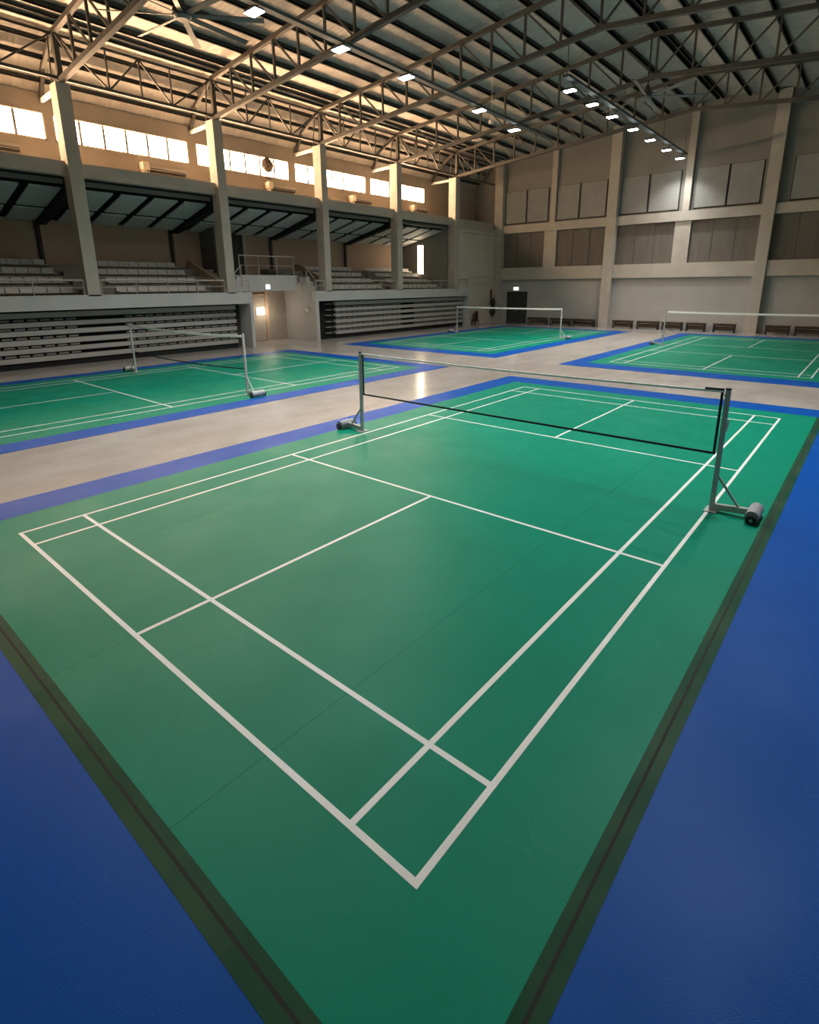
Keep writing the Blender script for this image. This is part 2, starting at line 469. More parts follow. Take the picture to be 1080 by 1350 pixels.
# ------------------------------------------------------------------ stands
ROWX = [-19.42, -20.27, -21.12, -21.97]      # risers behind row 1..4
ROWZ = [2.55, 2.91, 3.27, 3.62]
XV_ = -20.6
def grandstand(name, label, y0, y1, left_jamb, right_jamb):
    t = thing(name, label, 'stand', (XF, (y0+y1)/2, 0))
    t['kind'] = 'structure'
    B('fascia_beam', M['fascia'], XF-0.35, XF, y0, y1, 2.04, 2.55, t)
    if left_jamb: B('jamb', M['fascia'], XF-0.12, XF-0.0, y0-0.002, y0+0.15, 0, 2.04, t)
    if right_jamb: B('jamb', M['fascia'], XF-0.9, XF-0.002, y1-0.16, y1, 0, 2.04, t)
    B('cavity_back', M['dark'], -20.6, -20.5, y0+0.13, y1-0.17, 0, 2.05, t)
    if right_jamb: B('cavity_side', M['wall'], -20.5, XF-0.9, y1-0.16, y1, 0, 2.05, t)
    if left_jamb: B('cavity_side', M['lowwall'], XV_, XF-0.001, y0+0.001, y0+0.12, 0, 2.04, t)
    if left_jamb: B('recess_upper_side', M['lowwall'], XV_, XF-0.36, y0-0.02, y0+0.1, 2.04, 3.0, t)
    xs = [XF-0.35]+ROWX+[XRW]
    for k in range(4):
        B('tier', M['tier'], xs[k+1], xs[k], y0, y1, 2.05 if k == 0 else ROWZ[k]-0.6, ROWZ[k], t)
    B('tier', M['tier'], XRW, ROWX[3], y0, y1, 3.3, 3.72, t)
    return t
gs1 = grandstand('grandstand', 'long concrete stand with seat tiers left of the entrance recess', YN, 7.52, False, True)
gs2 = grandstand('grandstand', 'concrete stand with seat tiers right of the entrance recess', 11.34, 25.3, True, True)
# aisle steps and slanted parapets beside the recess
def aisle(y0, y1, t):
    for k in range(3):
        B('aisle_step', M['tier'], ROWX[k], ROWX[k]+0.32, y0, y1, ROWZ[k], ROWZ[k]+0.18, t)
aisle(0.75, 1.9, gs1); aisle(6.9, 7.5, gs1); aisle(12.2, 13.0, gs2); aisle(17.95, 18.75, gs2)
for y, t in ((6.55, gs1), (13.12, gs2)):
    P('parapet', M['brown'], MB(t.location).prism([(-21.9, 3.62), (-21.9, 4.02), (-21.5, 4.0), (-18.9, 2.98), (-18.9, 2.55), (-19.42, 2.55), (-20.27, 2.92), (-21.12, 3.27)], 'y', y, y+0.1), t)

# seats
def seat_mesh():
    mb = MB()
    w = 0.20
    bk = [(-0.02, 0.06), (-0.10, 0.24)]
    # curved shell: back in three facets, pan in two, with thickness
    pts = [(0.30, 0.10), (0.26, 0.075), (0.06, 0.045), (0.0, 0.06), (-0.03, 0.16), (-0.06, 0.30)]
    th = 0.03
    for (xa, za), (xb, zb) in zip(pts[:-1], pts[1:]):
        d = Vector((xb-xa, zb-za)).normalized(); nx, nz = d.y*th, -d.x*th
        mb.prism([(xa, za), (xb, zb), (xb+nx*-1, zb-nz), (xa-nx, za-nz)], 'y', -w, w)
    mb.box(-0.05, 0.24, -w-0.008, -w+0.02, 0.03, 0.11); mb.box(-0.05, 0.24, w-0.02, w+0.008, 0.03, 0.11)
    mb.box(0.05, 0.12, -0.15, 0.15, -0.002, 0.06)
    return mb.mesh('stadium_seat', M['seat'])
SM = seat_mesh()
rows = ['front', 'second', 'third', 'top']
blocks = [(-3.0, 8, 'left of the first pillar', 'seats left of the first pillar'),
          (2.05, 9, 'between the first two pillars', 'seats between the first and second pillars'),
          (13.3, 10, 'between the third and fourth pillars', 'seats between the third and fourth pillars'),
          (18.9, 10, 'right of the fourth pillar', 'seats right of the fourth pillar')]
for y0, n, where, grp in blocks:
    for k in range(4):
        for j in range(n):
            o = obj('stadium_seat', SM, None, (ROWX[k]+0.14, y0+0.225+0.435*j, ROWZ[k]+0.002))
            if k: o.location.z += 0.0
            tag(o, 'grey plastic stadium seat, %s from left in %s row %s' % (ORD[j], rows[k], where), 'seat', grp)

# telescopic bleachers folded under the stands
PLZ = [(1.77, 1.96), (1.46, 1.63), (1.16, 1.33), (0.83, 1.01), (0.54, 0.70), (0.23, 0.40)]
def bleacher(label, y0, y1, ga, gb):
    t = thing('folded_bleacher', label, 'bleacher', (-18.7, (y0+y1)/2, 0))
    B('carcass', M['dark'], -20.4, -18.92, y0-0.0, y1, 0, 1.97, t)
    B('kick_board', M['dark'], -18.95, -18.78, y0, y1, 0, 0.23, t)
    for z0, z1 in PLZ:
        P('plank', M['plank'], MB(t.location).box(-18.92, -18.70, y0, y1, z0+0.03, z1).box(-18.73, -18.70, y0, y1, z0, z0+0.03), t)
    me = MB().prism([(-0.10, 0.03), (0.0, 0.03), (0.015, 0.085), (-0.10, 0.095)], 'y', -0.16, 0.16).mesh('seat_module', M['module'])
    y = y0+0.25
    while y < y1-0.1:
        if not (ga-0.15 < y < gb+0.15):
            for (za, _), (_, zb) in zip(PLZ[:-1], PLZ[1:]):
                obj('seat_module', me, t, Vector((-18.745, y, zb+0.002))-t.location)
        y += 0.42
    return t
bleacher('long folded grey bleacher under the left stand beside the entrance recess', -9.0, 7.02, 0.6, 1.75)
bl2 = bleacher('folded grey bleacher under the right stand before the far corner', 12.95, 25.12, 18.65, 19.6)
for z0, z1 in PLZ:
    P('guide_bracket', M['module'], MB(bl2.location).box(-18.95, -18.80, 12.35, 12.75, z0+0.06, z0+0.11), bl2)
B('black_end_panel', M['dark'], -19.3, -18.95, 11.6, 12.95, 0, 2.03, bl2)
bl2.location.x += 0.33

# railings along the stand fronts
def railing(label, y0, y1, x=XF-0.12, z0=2.55, h=0.52, step=1.45, ends=None):
    t = thing('railing', label, 'railing', (x, (y0+y1)/2, z0), 'stand railings')
    P('top_rail', M['pipe'], MB(t.location).tube((x, y0, z0+h), (x, y1, z0+h), 0.03, 8), t)
    P('mid_rail', M['pipe'], MB(t.location).tube((x, y0, z0+h*0.5), (x, y1, z0+h*0.5), 0.014, 6), t)
    n = max(1, round((y1-y0)/step))
    for k in range(n+1):
        y = y0+(y1-y0)*k/n
        P('rail_post', M['pipe'], MB(t.location).tube((x, y, z0), (x, y, z0+h), 0.022, 8), t)
    return t
railing('steel railing on stand edge left of the first pillar', -6.0, 0.45)
railing('steel railing on stand edge between first and second pillars', 1.06, 6.2)
railing('short steel railing on stand edge right of the second pillar', 6.78, 7.45, step=0.6)
railing('short steel railing on stand edge left of the third pillar', 11.42, 11.98, step=0.5)
railing('steel railing on stand edge between third and fourth pillars', 12.52, 17.66)
railing('steel railing on stand edge between fourth and fifth pillars', 18.24, 23.4)
railing('short steel railing at the far end of the right stand', 24.05, 25.2, x=XF-0.06, h=0.62, step=1.1)

# ------------------------------------------------------------------ entrance recess with bridge
XB = -19.2
br = thing('bridge', 'grey bridge parapet spanning the entrance recess between the two stands', 'bridge', (XB, 9.4, 2.55))
B('parapet_wall', M['fascia'], XB-0.15, XB, 7.75, 11.05, 2.58, 3.34, br)
B('deck', M['concrete'], XRW+0.14, XB-0.15, 7.55, 11.3, 3.2, 3.34, br)
B('bearer', M['concrete'], XB-0.6, XB-0.2, 7.5, 11.34, 2.9, 3.2, br)
rl = railing('steel railing on top of the bridge over the entrance recess', 7.8, 11.0, x=XB-0.08, z0=3.34, h=0.9, step=1.05)
for ya, yb, s in ((6.75, 7.5, 1), (11.36, 12.0, -1)):
    st = thing('stair_flight', 'small pale stair climbing from the %s stand to the bridge' % ('left' if s > 0 else 'right'), 'stairs', (-18.9, (ya+yb)/2, 2.55), 'stairs beside the bridge')
    for k in range(3):
        z = 2.551+0.24*(k+1)
        y0_ = ya+(yb-ya)*(k/3 if s > 0 else 0); y1_ = yb if s > 0 else yb-(yb-ya)*k/3
        B('step', M['fascia'], -19.3, -18.75, y0_, y1_, z-0.24, z, st)
    e0, e1 = ((ya, 3.0), (yb, 3.75)) if s > 0 else ((yb, 3.0), (ya, 3.75))
    P('handrail', M['pipe'], MB(st.location).tube((-18.72, e0[0], e0[1]), (-18.72, e1[0], e1[1]), 0.022, 8).tube((-18.72, e0[0], 2.551), (-18.72, e0[0], e0[1]), 0.02, 8).tube((-18.72, e1[0], 2.79), (-18.72, e1[0], e1[1]), 0.02, 8), st)
XV = -20.6
wv = struct('wall_recess', MB().box(XV-0.2, XV, 7.52, 11.34, 0, 2.9).mesh('wall_recess', M['upper']))
d2 = struct('door_2', MB((XV, 9.6, 0)).box(XV, XV+0.10, 9.98, 10.14, 0.0, 2.6).box(XV, XV+0.06, 8.70, 8.78, 0, 2.35).box(XV, XV+0.06, 8.78, 9.98, 2.3, 2.42).mesh('door_frame', M['brown']), None, (XV, 9.6, 0))
P('door_leaf', M['upper'], MB(d2.location).box(XV, XV+0.03, 8.79, 9.97, 0.02, 2.29), d2)
cross = struct('wall_cross', MB().box(-22.7, -21.35, 7.85, 8.05, 3.34, 5.6).mesh('wall_cross', M['soffit_beam']))
B('wall_edge', M['concrete'], -21.35, -21.2, 7.85, 8.05, 3.34, 5.7, cross)
d3 = struct('door_3', MB((XRW, 9.95, 3.34)).box(XRW, XRW+0.07, 10.32, 10.5, 3.34, 5.65).box(XRW, XRW+0.07, 9.3, 10.5, 5.55, 5.68).mesh('door_frame', M['concrete']), None, (XRW, 9.95, 3.34))
P('door_leaf', M['door'], MB(d3.location).box(XRW, XRW+0.04, 9.3, 10.32, 3.34, 5.55), d3)

# ------------------------------------------------------------------ trusses
N = 20
PX = [-18.1+27.8/N*k for k in range(N+1)]
def steel_bar(name, p, q, w, h=None):
    mb = MB()
    mb.bar(p, q, w, h)
    return (name, mb.mesh(name, M['steel']))
pieces = []
for a, b in ((-18.1, RIDGE), (RIDGE, 9.7)):
    pieces.append(steel_bar('top_chord', (a, 0, ztop(a)), (b, 0, ztop(b)), 0.15, 0.15))
    pieces.append(steel_bar('bottom_chord', (a, 0, zbot(a)), (b, 0, zbot(b)), 0.16, 0.16))
for k, x in enumerate(PX):
    w = 0.16 if k in (0, N) else 0.075
    pieces.append(steel_bar('web_post', (x, 0, zbot(x)), (x, 0, ztop(x)), w))
for k in range(N):
    a, b = PX[k], PX[k+1]
    if k < N//2: pieces.append(steel_bar('diagonal', (a, 0, ztop(a)), (b, 0, zbot(b)), 0.06))
    else: pieces.append(steel_bar('diagonal', (a, 0, zbot(a)), (b, 0, ztop(b)), 0.06))
TY = [-5.0, 0.75, 6.48, 12.24, 17.94, 23.7]
where = ['nearest roof truss, overhead above the near stand', 'steel roof truss springing from the first pillar', 'steel roof truss springing from the second pillar', 'steel roof truss springing from the third pillar',
         'steel roof truss springing from the fourth pillar', 'steel roof truss springing from the fifth pillar', 'steel roof truss lying against the back wall']
for y, lab in zip(TY, where):
    t = thing('roof_truss', lab, 'truss', (0, y, 0), 'roof trusses')
    for nm, me in pieces: obj(nm, me, t)
# longitudinal trusses between pillar heads
XT = -18.15
lab = ['left of the first pillar', 'between first and second pillars', 'between second and third pillars', 'between third and fourth pillars', 'between fourth and fifth pillars', 'between fifth pillar and back wall']
for (ya, yb), l in zip(zip(TY, TY[1:]+[28.5]), lab):
    t = thing('eave_truss', 'lengthwise steel eave truss '+l, 'truss', (XT, (ya+yb)/2, 9.6), 'eave trusses')
    L = yb-ya
    o = t.location
    zb_, zt_ = 9.64, 10.93
    P('bottom_chord', M['steel'], MB(o).bar((XT, ya+0.1, zb_), (XT, yb-0.1, zb_), 0.10), t)
    P('top_chord', M['steel'], MB(o).bar((XT, ya+0.1, zt_), (XT, yb-0.1, zt_), 0.09), t)
    nodes = [(ya+0.1, zt_), (ya+L*0.28, zb_), (ya+L*0.485, zt_), (ya+L*0.69, zb_), (yb-0.1, zt_)]
    for p, q in zip(nodes[:-1], nodes[1:]):
        P('diagonal', M['steel'], MB(o).bar((XT, *p), (XT, *q), 0.055), t)
    for u in (0.28, 0.485, 0.69):
        P('web_post', M['steel'], MB(o).bar((XT, ya+L*u, zb_), (XT, ya+L*u, zt_), 0.05), t)

# ------------------------------------------------------------------ ceiling fixtures
def fixture(x, y, z, label, grp, rod_top, s=1.0, power=LED_POWER, spread=140):
    t = thing('ceiling_light', label, 'lamp', (x, y, z), grp)
    o = t.location
    w, l = 0.26*s, 0.17*s
    P('housing', M['fandark'], MB(o).prism([(x-w, z+0.02), (x+w, z+0.02), (x+w*0.8, z+0.09), (x-w*0.8, z+0.09)], 'y', y-l, y+l), t)
    P('lens', M['led'], MB(o).box(x-w*0.94, x+w*0.94, y-l*0.92, y+l*0.92, z-0.005, z+0.02), t)
    P('hanger', M['tray'], MB(o).tube((x, y, z+0.09), (x+0.3, y, rod_top), 0.015, 6), t)
    ld = bpy.data.lights.new('ceiling_light_beam', 'AREA')
    ld.shape = 'RECTANGLE'; ld.size = 2*w; ld.size_y = 2*l
    ld.energy = power; ld.spread = math.radians(spread); ld.color = LED_COLOR
    lo = bpy.data.objects.new('light_beam', ld)
    COL.objects.link(lo); lo.parent = t; lo.location = (0, 0, -0.02)
    return t
ROW1 = [(-10.0, 2.9), (-10.03, 6.1), (-10.05, 9.3), (-10.22, 14.3), (-10.65, 18.0)]
for i, (x, y) in enumerate(ROW1):
    fixture(x, y, 9.97, 'bright white ceiling light, %s from the near end of the left tray' % ORD[i], 'lights under the left tray', 10.13)
ROW2 = [13.1, 15.2, 17.3, 19.9, 22.4, 25.1, 27.7]
for i, y in enumerate(ROW2):
    fixture(-5.55-0.02*i, y, 9.5, 'bright white ceiling light, %s from the near end of the right tray' % ORD[i], 'lights under the right tray', 9.72, s=0.8, power=105, spread=112)
ADDED_ROWS = [(2.6, 1.4), (2.6, 4.9), (2.6, 8.4), (-5.6, -2.8), (-5.6, 0.3), (-5.6, 3.3)]  # out-of-frame fixtures, added to put light on the main court
for i, (x, y) in enumerate(ADDED_ROWS):
    fixture(x, y, 9.5, 'added unseen white ceiling light, %s of them, over the near court' % ORD[i], 'added lights over the near court', 9.72, power=NEAR_POWER)
def tray(label, x, z, y0, y1, xe=None, rods=()):
    xe = x if xe is None else xe
    t = thing('cable_tray', label, 'tray', (x, y0, z))
    o = t.location
    mb = MB(o)
    for s in (-0.1, 0.1): mb.bar((x+s, y0, z), (xe+s, y1, z), 0.03, 0.09)
    mb.bar((x, y0, z-0.035), (xe, y1, z-0.035), 0.2, 0.015)
    P('channel', M['tray'], mb, t)
    P('conduit', M['tray'], MB(o).tube((x, y0, z+0.03), (xe, y1, z+0.03), 0.03, 8), t)
    for y, zt in rods:
        xx = x+(xe-x)*(y-y0)/(y1-y0)
        P('hanger_rod', M['tray'], MB(o).tube((xx, y, z), (xx, y, zt), 0.018, 6), t)
tray('dark cable tray above the left row of ceiling lights', -9.68, 10.18, -6.0, 21.5, -10.5, [(y+0.2, zbot(-9.9)) for y in (0.75, 6.48, 12.24, 17.94)])
tray('dark cable tray above the right row of ceiling lights', -5.35, 9.76, 12.3, 28.0, -5.5, [(y+0.1, zbot(-5.4)) for y in (12.3, 17.94, 23.7, 27.8)])

def ceiling_fan(x, y, z, zt, R, n, ph, label):
    t = thing('ceiling_fan', label, 'fan', (x, y, z), 'large ceiling fans')
    o = t.location
    P('drop_rod', M['fandark'], MB(o).tube((x, y, z+0.3), (x, y, zt), 0.035, 8), t)
    P('motor', M['fandark'], MB(o).tube((x, y, z-0.02), (x, y, z+0.14), 0.26, 20).tube((x, y, z+0.14), (x, y, z+0.42), 0.16, 16, 0.08), t)
    P('hub_cap', M['fan'], MB(o).tube((x, y, z-0.10), (x, y, z-0.02), 0.17, 16, 0.24), t)
    for k in range(n):
        a = math.radians(ph+360/n*k)
        d = Vector((math.cos(a), math.sin(a), 0)); s = Vector((-d.y, d.x, 0))
        c = Vector((x, y, z+0.02))
        mb = MB(o)
        A = [c+d*0.2-s*0.07+Vector((0, 0, .02)), c+d*0.2+s*0.07-Vector((0, 0, .02)), c+d*R+s*0.08-Vector((0, 0, .025)), c+d*R-s*0.08+Vector((0, 0, .025))]
        b = len(mb.v)
        for dz in (-0.012, 0.012):
            for p in A: mb.v.append(p+Vector((0, 0, dz))-o)
        for f in ((3, 2, 1, 0), (4, 5, 6, 7), (0, 1, 5, 4), (1, 2, 6, 5), (2, 3, 7, 6), (3, 0, 4, 7)): mb.f.append(tuple(b+i for i in f))
        P('blade', M['fan'], mb, t)
ceiling_fan(-12.14, 2.0, 10.2, 11.6, 2.25, 8, 5, 'large eight-bladed ceiling fan near the warm lit clerestory windows')
ceiling_fan(-4.45, 17.9, 10.15, 12.4, 2.3, 6, 37, 'large six-bladed ceiling fan hanging from the dark roof ridge')
t = thing('security_camera', 'small white camera hanging beside the left cable tray', 'camera', (-10.75, 16.1, 10.0))
o = t.location
P('housing', M['cream'], MB(o).bar((-10.62, 15.98, 9.93), (-10.88, 16.2, 10.03), 0.15, 0.13), t)
P('bracket', M['cream'], MB(o).tube((-10.75, 16.1, 10.0), (-10.75, 16.1, zroof(-10.75)-0.01), 0.02, 8), t)

# ------------------------------------------------------------------ ledge units, wall fan, signs
ac = [(-1.95, -0.22), (4.32, 5.98), (10.5, 12.0), (16.25, 17.65), (21.7, 23.0)]
for i, (a, b) in enumerate(ac):
    w_ = ['below the leftmost clerestory window', 'below the window between first and second pillars', 'below the window with the round fan', 'below the window left of the fourth pillar', 'below the last clerestory window'][i]
    t = thing('air_conditioner', 'long grey slotted air unit on the ledge '+w_, 'air unit', (XW, (a+b)/2, 7.4), 'long air units on the ledge')
    o = t.location
    P('casing', M['ac'], MB(o).prism([(XW, 7.46), (XW+0.22, 7.46), (XW+0.30, 7.56), (XW+0.26, 7.72), (XW, 7.76)], 'y', a, b), t)
    P('slot', M['acdark'], MB(o).prism([(XW+0.235, 7.455), (XW+0.25, 7.45), (XW+0.318, 7.52), (XW+0.30, 7.54)], 'y', a+0.03, b-0.06), t)
    P('slot', M['acdark'], MB(o).prism([(XW+0.30, 7.575), (XW+0.315, 7.58), (XW+0.30, 7.61), (XW+0.285, 7.61)], 'y', a+0.03, b-0.06), t)
    if i:
        q = thing('control_box', 'small cream box beside the air unit '+w_, 'box', (XW, a-0.17, 7.08), 'cream boxes on the ledge')
        P('case', M['cream'], MB(q.location).box(XW, XW+0.42, a-0.30, a-0.04, 7.5, 7.8), q)
        P('bracket', M['cream'], MB(q.location).box(XW+0.05, XW+0.3, a-0.24, a-0.1, 7.08, 7.5), q)
# round fan standing in the window right of the second pillar
fy = 10.45
t = thing('wall_fan', 'round brown caged fan mounted before the clerestory window', 'fan', (XW+0.1, fy, 8.0))
o = t.location
mb = MB(o)
for r in (0.16, 0.25, 0.33):
    pts = [(XW+0.16, fy+math.cos(2*PI*k/18)*r, 8.62+math.sin(2*PI*k/18)*r) for k in range(19)]
    mb.path(pts, 0.012, 5)
for k in range(12):
    a = 2*PI*k/12
    mb.tube((XW+0.16, fy, 8.62), (XW+0.16, fy+math.cos(a)*0.33, 8.62+math.sin(a)*0.33), 0.009, 5)
P('cage', M['fanbrown'], mb, t)
P('back_plate', M['fanbrown'], MB(o).tube((XW+0.03, fy, 8.62), (XW+0.06, fy, 8.62), 0.335, 20), t)
P('motor', M['fanbrown'], MB(o).tube((XW+0.05, fy, 8.62), (XW+0.2, fy, 8.62), 0.09, 12), t)
for k in range(5):
    a = 2*PI*k/5
    d = Vector((0, math.cos(a), math.sin(a))); s = Vector((0, -d.z, d.y)); c = Vector((XW+0.1, fy, 8.62))
    P('blade', M['fanbrown'], MB(o).bar(c+d*0.08, c+d*0.30, 0.17, 0.015, upv=(1, 0, 0)), t)
P('stand', M['fanbrown'], MB(o).bar((XW+0.1, fy, 8.0), (XW+0.1, fy, 8.3), 0.05).box(XW, XW+0.16, fy-0.12, fy+0.12, 7.98, 8.02), t)

def sign(label, x0, x1, y0, y1, z0, z1, lit='x'):
    c = ((x0+x1)/2, (y0+y1)/2, z0)
    t = thing('exit_sign', label, 'sign', c, 'small lit signs')
    if lit == 'x':
        P('case', M['fascia'], MB(c).box(x0, x1-0.02, y0, y1, z0, z1), t)
        P('lit_face', M['exit'], MB(c).box(x1-0.02, x1, y0+0.01, y1-0.01, z0+0.01, z1-0.01), t)
    else:
        P('case', M['fascia'], MB(c).box(x0, x1, y0+0.02, y1, z0, z1), t)
        P('lit_face', M['exit'], MB(c).box(x0+0.01, x1-0.01, y0, y0+0.02, z0+0.01, z1-0.01), t)
sign('small lit white sign on the bridge parapet above the entrance recess', XB, XB+0.07, 9.1, 9.36, 2.66, 2.9)
sign('small lit white sign above the dark door in the back corner', -16.62, -16.2, 28.98, 29.05, 2.38, 2.6, 'y')
# lamp box inside the recess
t = thing('wall_lamp', 'glowing white box lamp on the wall inside the entrance recess', 'lamp', (XV, 9.75, 1.45))
o = t.location
P('lamp_box', M['lampwarm'], MB(o).box(XV+0.05, XV+0.14, 9.42, 9.86, 1.36, 1.74), t)
P('back_plate', M['fascia'], MB(o).box(XV+0.03, XV+0.05, 9.38, 9.90, 1.33, 1.77), t)
ld = bpy.data.lights.new('recess_light', 'POINT'); ld.energy = 28; ld.color = (1, 0.82, 0.62); ld.shadow_soft_size = 0.15
lo = bpy.data.objects.new('lamp_light', ld); COL.objects.link(lo); lo.parent = t; lo.location = (0.6, 0.0, 0.1)
t = thing('emergency_light', 'small white emergency light on the side wall of the entrance recess', 'lamp', (-18.7, 11.3, 1.6))
o = t.location
P('case', M['cream'], MB(o).box(-18.8, -18.6, 11.25, 11.34, 1.5, 1.66), t)
P('spot', M['fascia'], MB(o).tube((-18.76, 11.24, 1.72), (-18.76, 11.3, 1.66), 0.05, 10).tube((-18.64, 11.24, 1.72), (-18.64, 11.3, 1.66), 0.05, 10), t)

d1 = struct('door_1', MB((-16.3, 29.05, 0)).box(-17.15, -17.08, 28.99, 29.05, 0, 2.27).box(-15.55, -15.48, 28.99, 29.05, 0, 2.27).box(-17.15, -15.48, 28.99, 29.05, 2.2, 2.27).mesh('door_frame', M['benchdark']), None, (-16.3, 29.05, 0))
for xa, xb in ((-17.08, -16.32), (-16.31, -15.55)):
    P('door_leaf', M['door'], MB(d1.location).box(xa, xb, 29.0, 29.04, 0.01, 2.2), d1)
P('door_handle', M['pipe'], MB(d1.location).box(-16.42, -16.38, 28.96, 29.0, 0.95, 1.15), d1)

# benches along the back wall
bx = [(-15.03, -13.54), (-13.3, -11.84), (-11.70, -10.13), (-8.91, -7.65), (-7.37, -6.04), (-5.88, -4.68), (-4.50, -3.42), (-3.04, -1.87), (-0.45, 0.72), (0.9, 2.1)]
bl = ['first bench right of the dark corner door', 'second bench right of the dark corner door', 'third bench right of the dark corner door, against the pillar',
      'first bench right of the left back wall pillar', 'second bench right of the left back wall pillar', 'third bench right of the left back wall pillar', 'fourth bench right of the left back wall pillar', 'fifth bench from the left back wall pillar, beside the right pillar',
      'first bench right of the right back wall pillar', 'second bench right of the right back wall pillar']
for (a, b), l in zip(bx, bl):
    t = thing('bench', 'low brown wooden bench, '+l, 'bench', ((a+b)/2, 28.55, 0), 'benches along the back wall')
    o = t.location
    for k in range(3):
        P('seat_slat', M['bench'], MB(o).box(a, b, 28.3+0.14*k, 28.42+0.14*k, 0.47, 0.51), t)
    for xa in (a+0.03, b-0.09):
        for ya in (28.32, 28.62):
            P('leg', M['benchdark'], MB(o).box(xa, xa+0.06, ya, ya+0.06, 0, 0.47), t)
    P('apron', M['benchdark'], MB(o).box(a+0.05, b-0.05, 28.33, 28.36, 0.38, 0.47), t)
    P('stretcher', M['bench'], MB(o).box(a+0.05, b-0.05, 28.62, 28.66, 0.10, 0.34), t)

# dark things on the return wall near the corner
XF0 = XF; XF = XF0-0.14
t = thing('hanging_bundle', 'dark bundle below a brown strip on the wall beside the far corner', 'equipment', (XF+0.1, 28.3, 0))
o = t.location
P('strip', M['red'], MB(o).box(XF, XF+0.06, 28.2, 28.4, 1.85, 2.45), t)
mb = MB(o)
prof2 = [(0.06, 1.85), (0.16, 1.7), (0.2, 1.5), (0.15, 1.3), (0.1, 1.2), (0.18, 1.05), (0.2, 0.85), (0.13, 0.65), (0.05, 0.5)]
for (ra, za), (rb, zb2) in zip(prof2[:-1], prof2[1:]):
    mb.tube((XF+0.2, 28.3, za), (XF+0.2, 28.3, zb2), ra, 12, rb)
P('bundle', M['bundle'], mb, t)
t = thing('fire_extinguisher', 'small dark extinguisher and stand against the wall right of the bleacher', 'extinguisher', (XF+0.2, 26.0, 0))
o = t.location
P('cylinder', M['bundle'], MB(o).tube((XF+0.2, 26.15, 0.3), (XF+0.2, 26.15, 0.85), 0.13, 12).tube((XF+0.2, 26.15, 0.85), (XF+0.2, 26.15, 0.98), 0.13, 12, 0.04), t)
P('cylinder', M['red'], MB(o).tube((XF+0.2, 25.82, 0.3), (XF+0.2, 25.82, 0.7), 0.1, 12).tube((XF+0.2, 25.82, 0.7), (XF+0.2, 25.82, 0.8), 0.1, 12, 0.03), t)
P('stand', M['benchdark'], MB(o).box(XF+0.05, XF+0.35, 25.7, 26.3, 0.25, 0.3).box(XF+0.06, XF+0.1, 25.72, 25.76, 0, 0.25).box(XF+0.3, XF+0.34, 26.24, 26.28, 0, 0.25).box(XF+0.06, XF+0.1, 26.24, 26.28, 0, 0.25).box(XF+0.3, XF+0.34, 25.72, 25.76, 0, 0.25), t)

XF = XF0
# ------------------------------------------------------------------ courts
H = 0.006
def court(label, gx, gy, bxr, byr, X, Xs, xc, Y, Yl, Ys, tape=False, rolls=4):
    """gx/gy green extents, bx/by blue outer extents, X/Xs outer and singles sideline edges, Y/Yl/Ys baselines, long and short service lines"""
    t = thing('badminton_court', label, 'court', (xc, (gy[0]+gy[1])/2, 0), 'badminton courts')
    o = t.location
    s = (gx[1]-gx[0])/rolls
    for k in range(rolls):
        P('green_mat', M['green'], MB(o).box(gx[0]+k*s+0.001, gx[0]+(k+1)*s-0.001, gy[0], gy[1], 0.0005, H), t)
    g = 0.0
    for a in ((bxr[0], bxr[1], byr[0], gy[0]-g), (bxr[0], bxr[1], gy[1]+g, byr[1]), (bxr[0], gx[0]-g, gy[0], gy[1]), (gx[1]+g, bxr[1], gy[0], gy[1])):
        P('blue_mat', M['blue'], MB(o).box(*a, 0.0005, H-0.0003), t)
    L = 0.04
    def ln(x0, x1, y0, y1):
        up_ = 0.0012 if y1-y0 > x1-x0 else 0.0008
        P('court_line', M['line'], MB(o).box(x0, x1, y0, y1, H-up_, H+up_), t)
    for x0, x1 in ((X[0], X[0]+L), (X[1]-L, X[1]), (Xs[0], Xs[0]+L), (Xs[1]-L, Xs[1])): ln(x0, x1, Y[0], Y[1])
    for y0, y1 in ((Y[0], Y[0]+L), (Y[1]-L, Y[1]), (Yl[0], Yl[0]+L), (Yl[1]-L, Yl[1]), (Ys[0]-L/2, Ys[0]+L/2), (Ys[1]-L/2, Ys[1]+L/2)): ln(X[0], X[1], y0, y1)
    ln(xc-L/2, xc+L/2, Y[0], Ys[0]); ln(xc-L/2, xc+L/2, Ys[1], Y[1])
    if tape:
        z0, z1 = H-0.002, H+0.0009
        for a in ((gx[0], gx[1]+0.07, gy[0]-0.085, gy[0]-0.012), (gx[0], gx[1]-0.012, gy[0]+0.006, gy[0]+0.06),
                  (gx[1]-0.055, gx[1]-0.006, gy[0]+0.006, gy[1]), (gx[1]+0.012, gx[1]+0.075, gy[0]-0.012, gy[1])):
            P('seam_tape', M['tape'], MB(o).box(*a, z0, z1), t)
        for a in ((gx[0], gx[1]+0.01, gy[0]-0.012, gy[0]+0.006), (gx[1]-0.006, gx[1]+0.012, gy[0], gy[1])):
            P('seam_gap', M['groove'], MB(o).box(*a, z0, z1-0.0004), t)
    return t
court('large foreground green badminton court with blue surround', (-3.65, 3.68), (-6.74, 6.66), (-4.32, 8.6), (-11.8, 7.5),
      (-3.05, 3.05), (-2.59, 2.59), 0.0, (-6.067, 6.067), (-5.38, 5.38), (-2.07, 1.72), tape=True)
court('green badminton court on the left before the long folded bleacher', (-15.35, -7.72), (-7.2, 7.2), (-16.0, -7.05), (-7.95, 7.98),
      (-14.78, -8.36), (-14.28, -8.85), -11.58, (-5.95, 6.82), (-5.15, 6.0), (-1.48, 2.25))
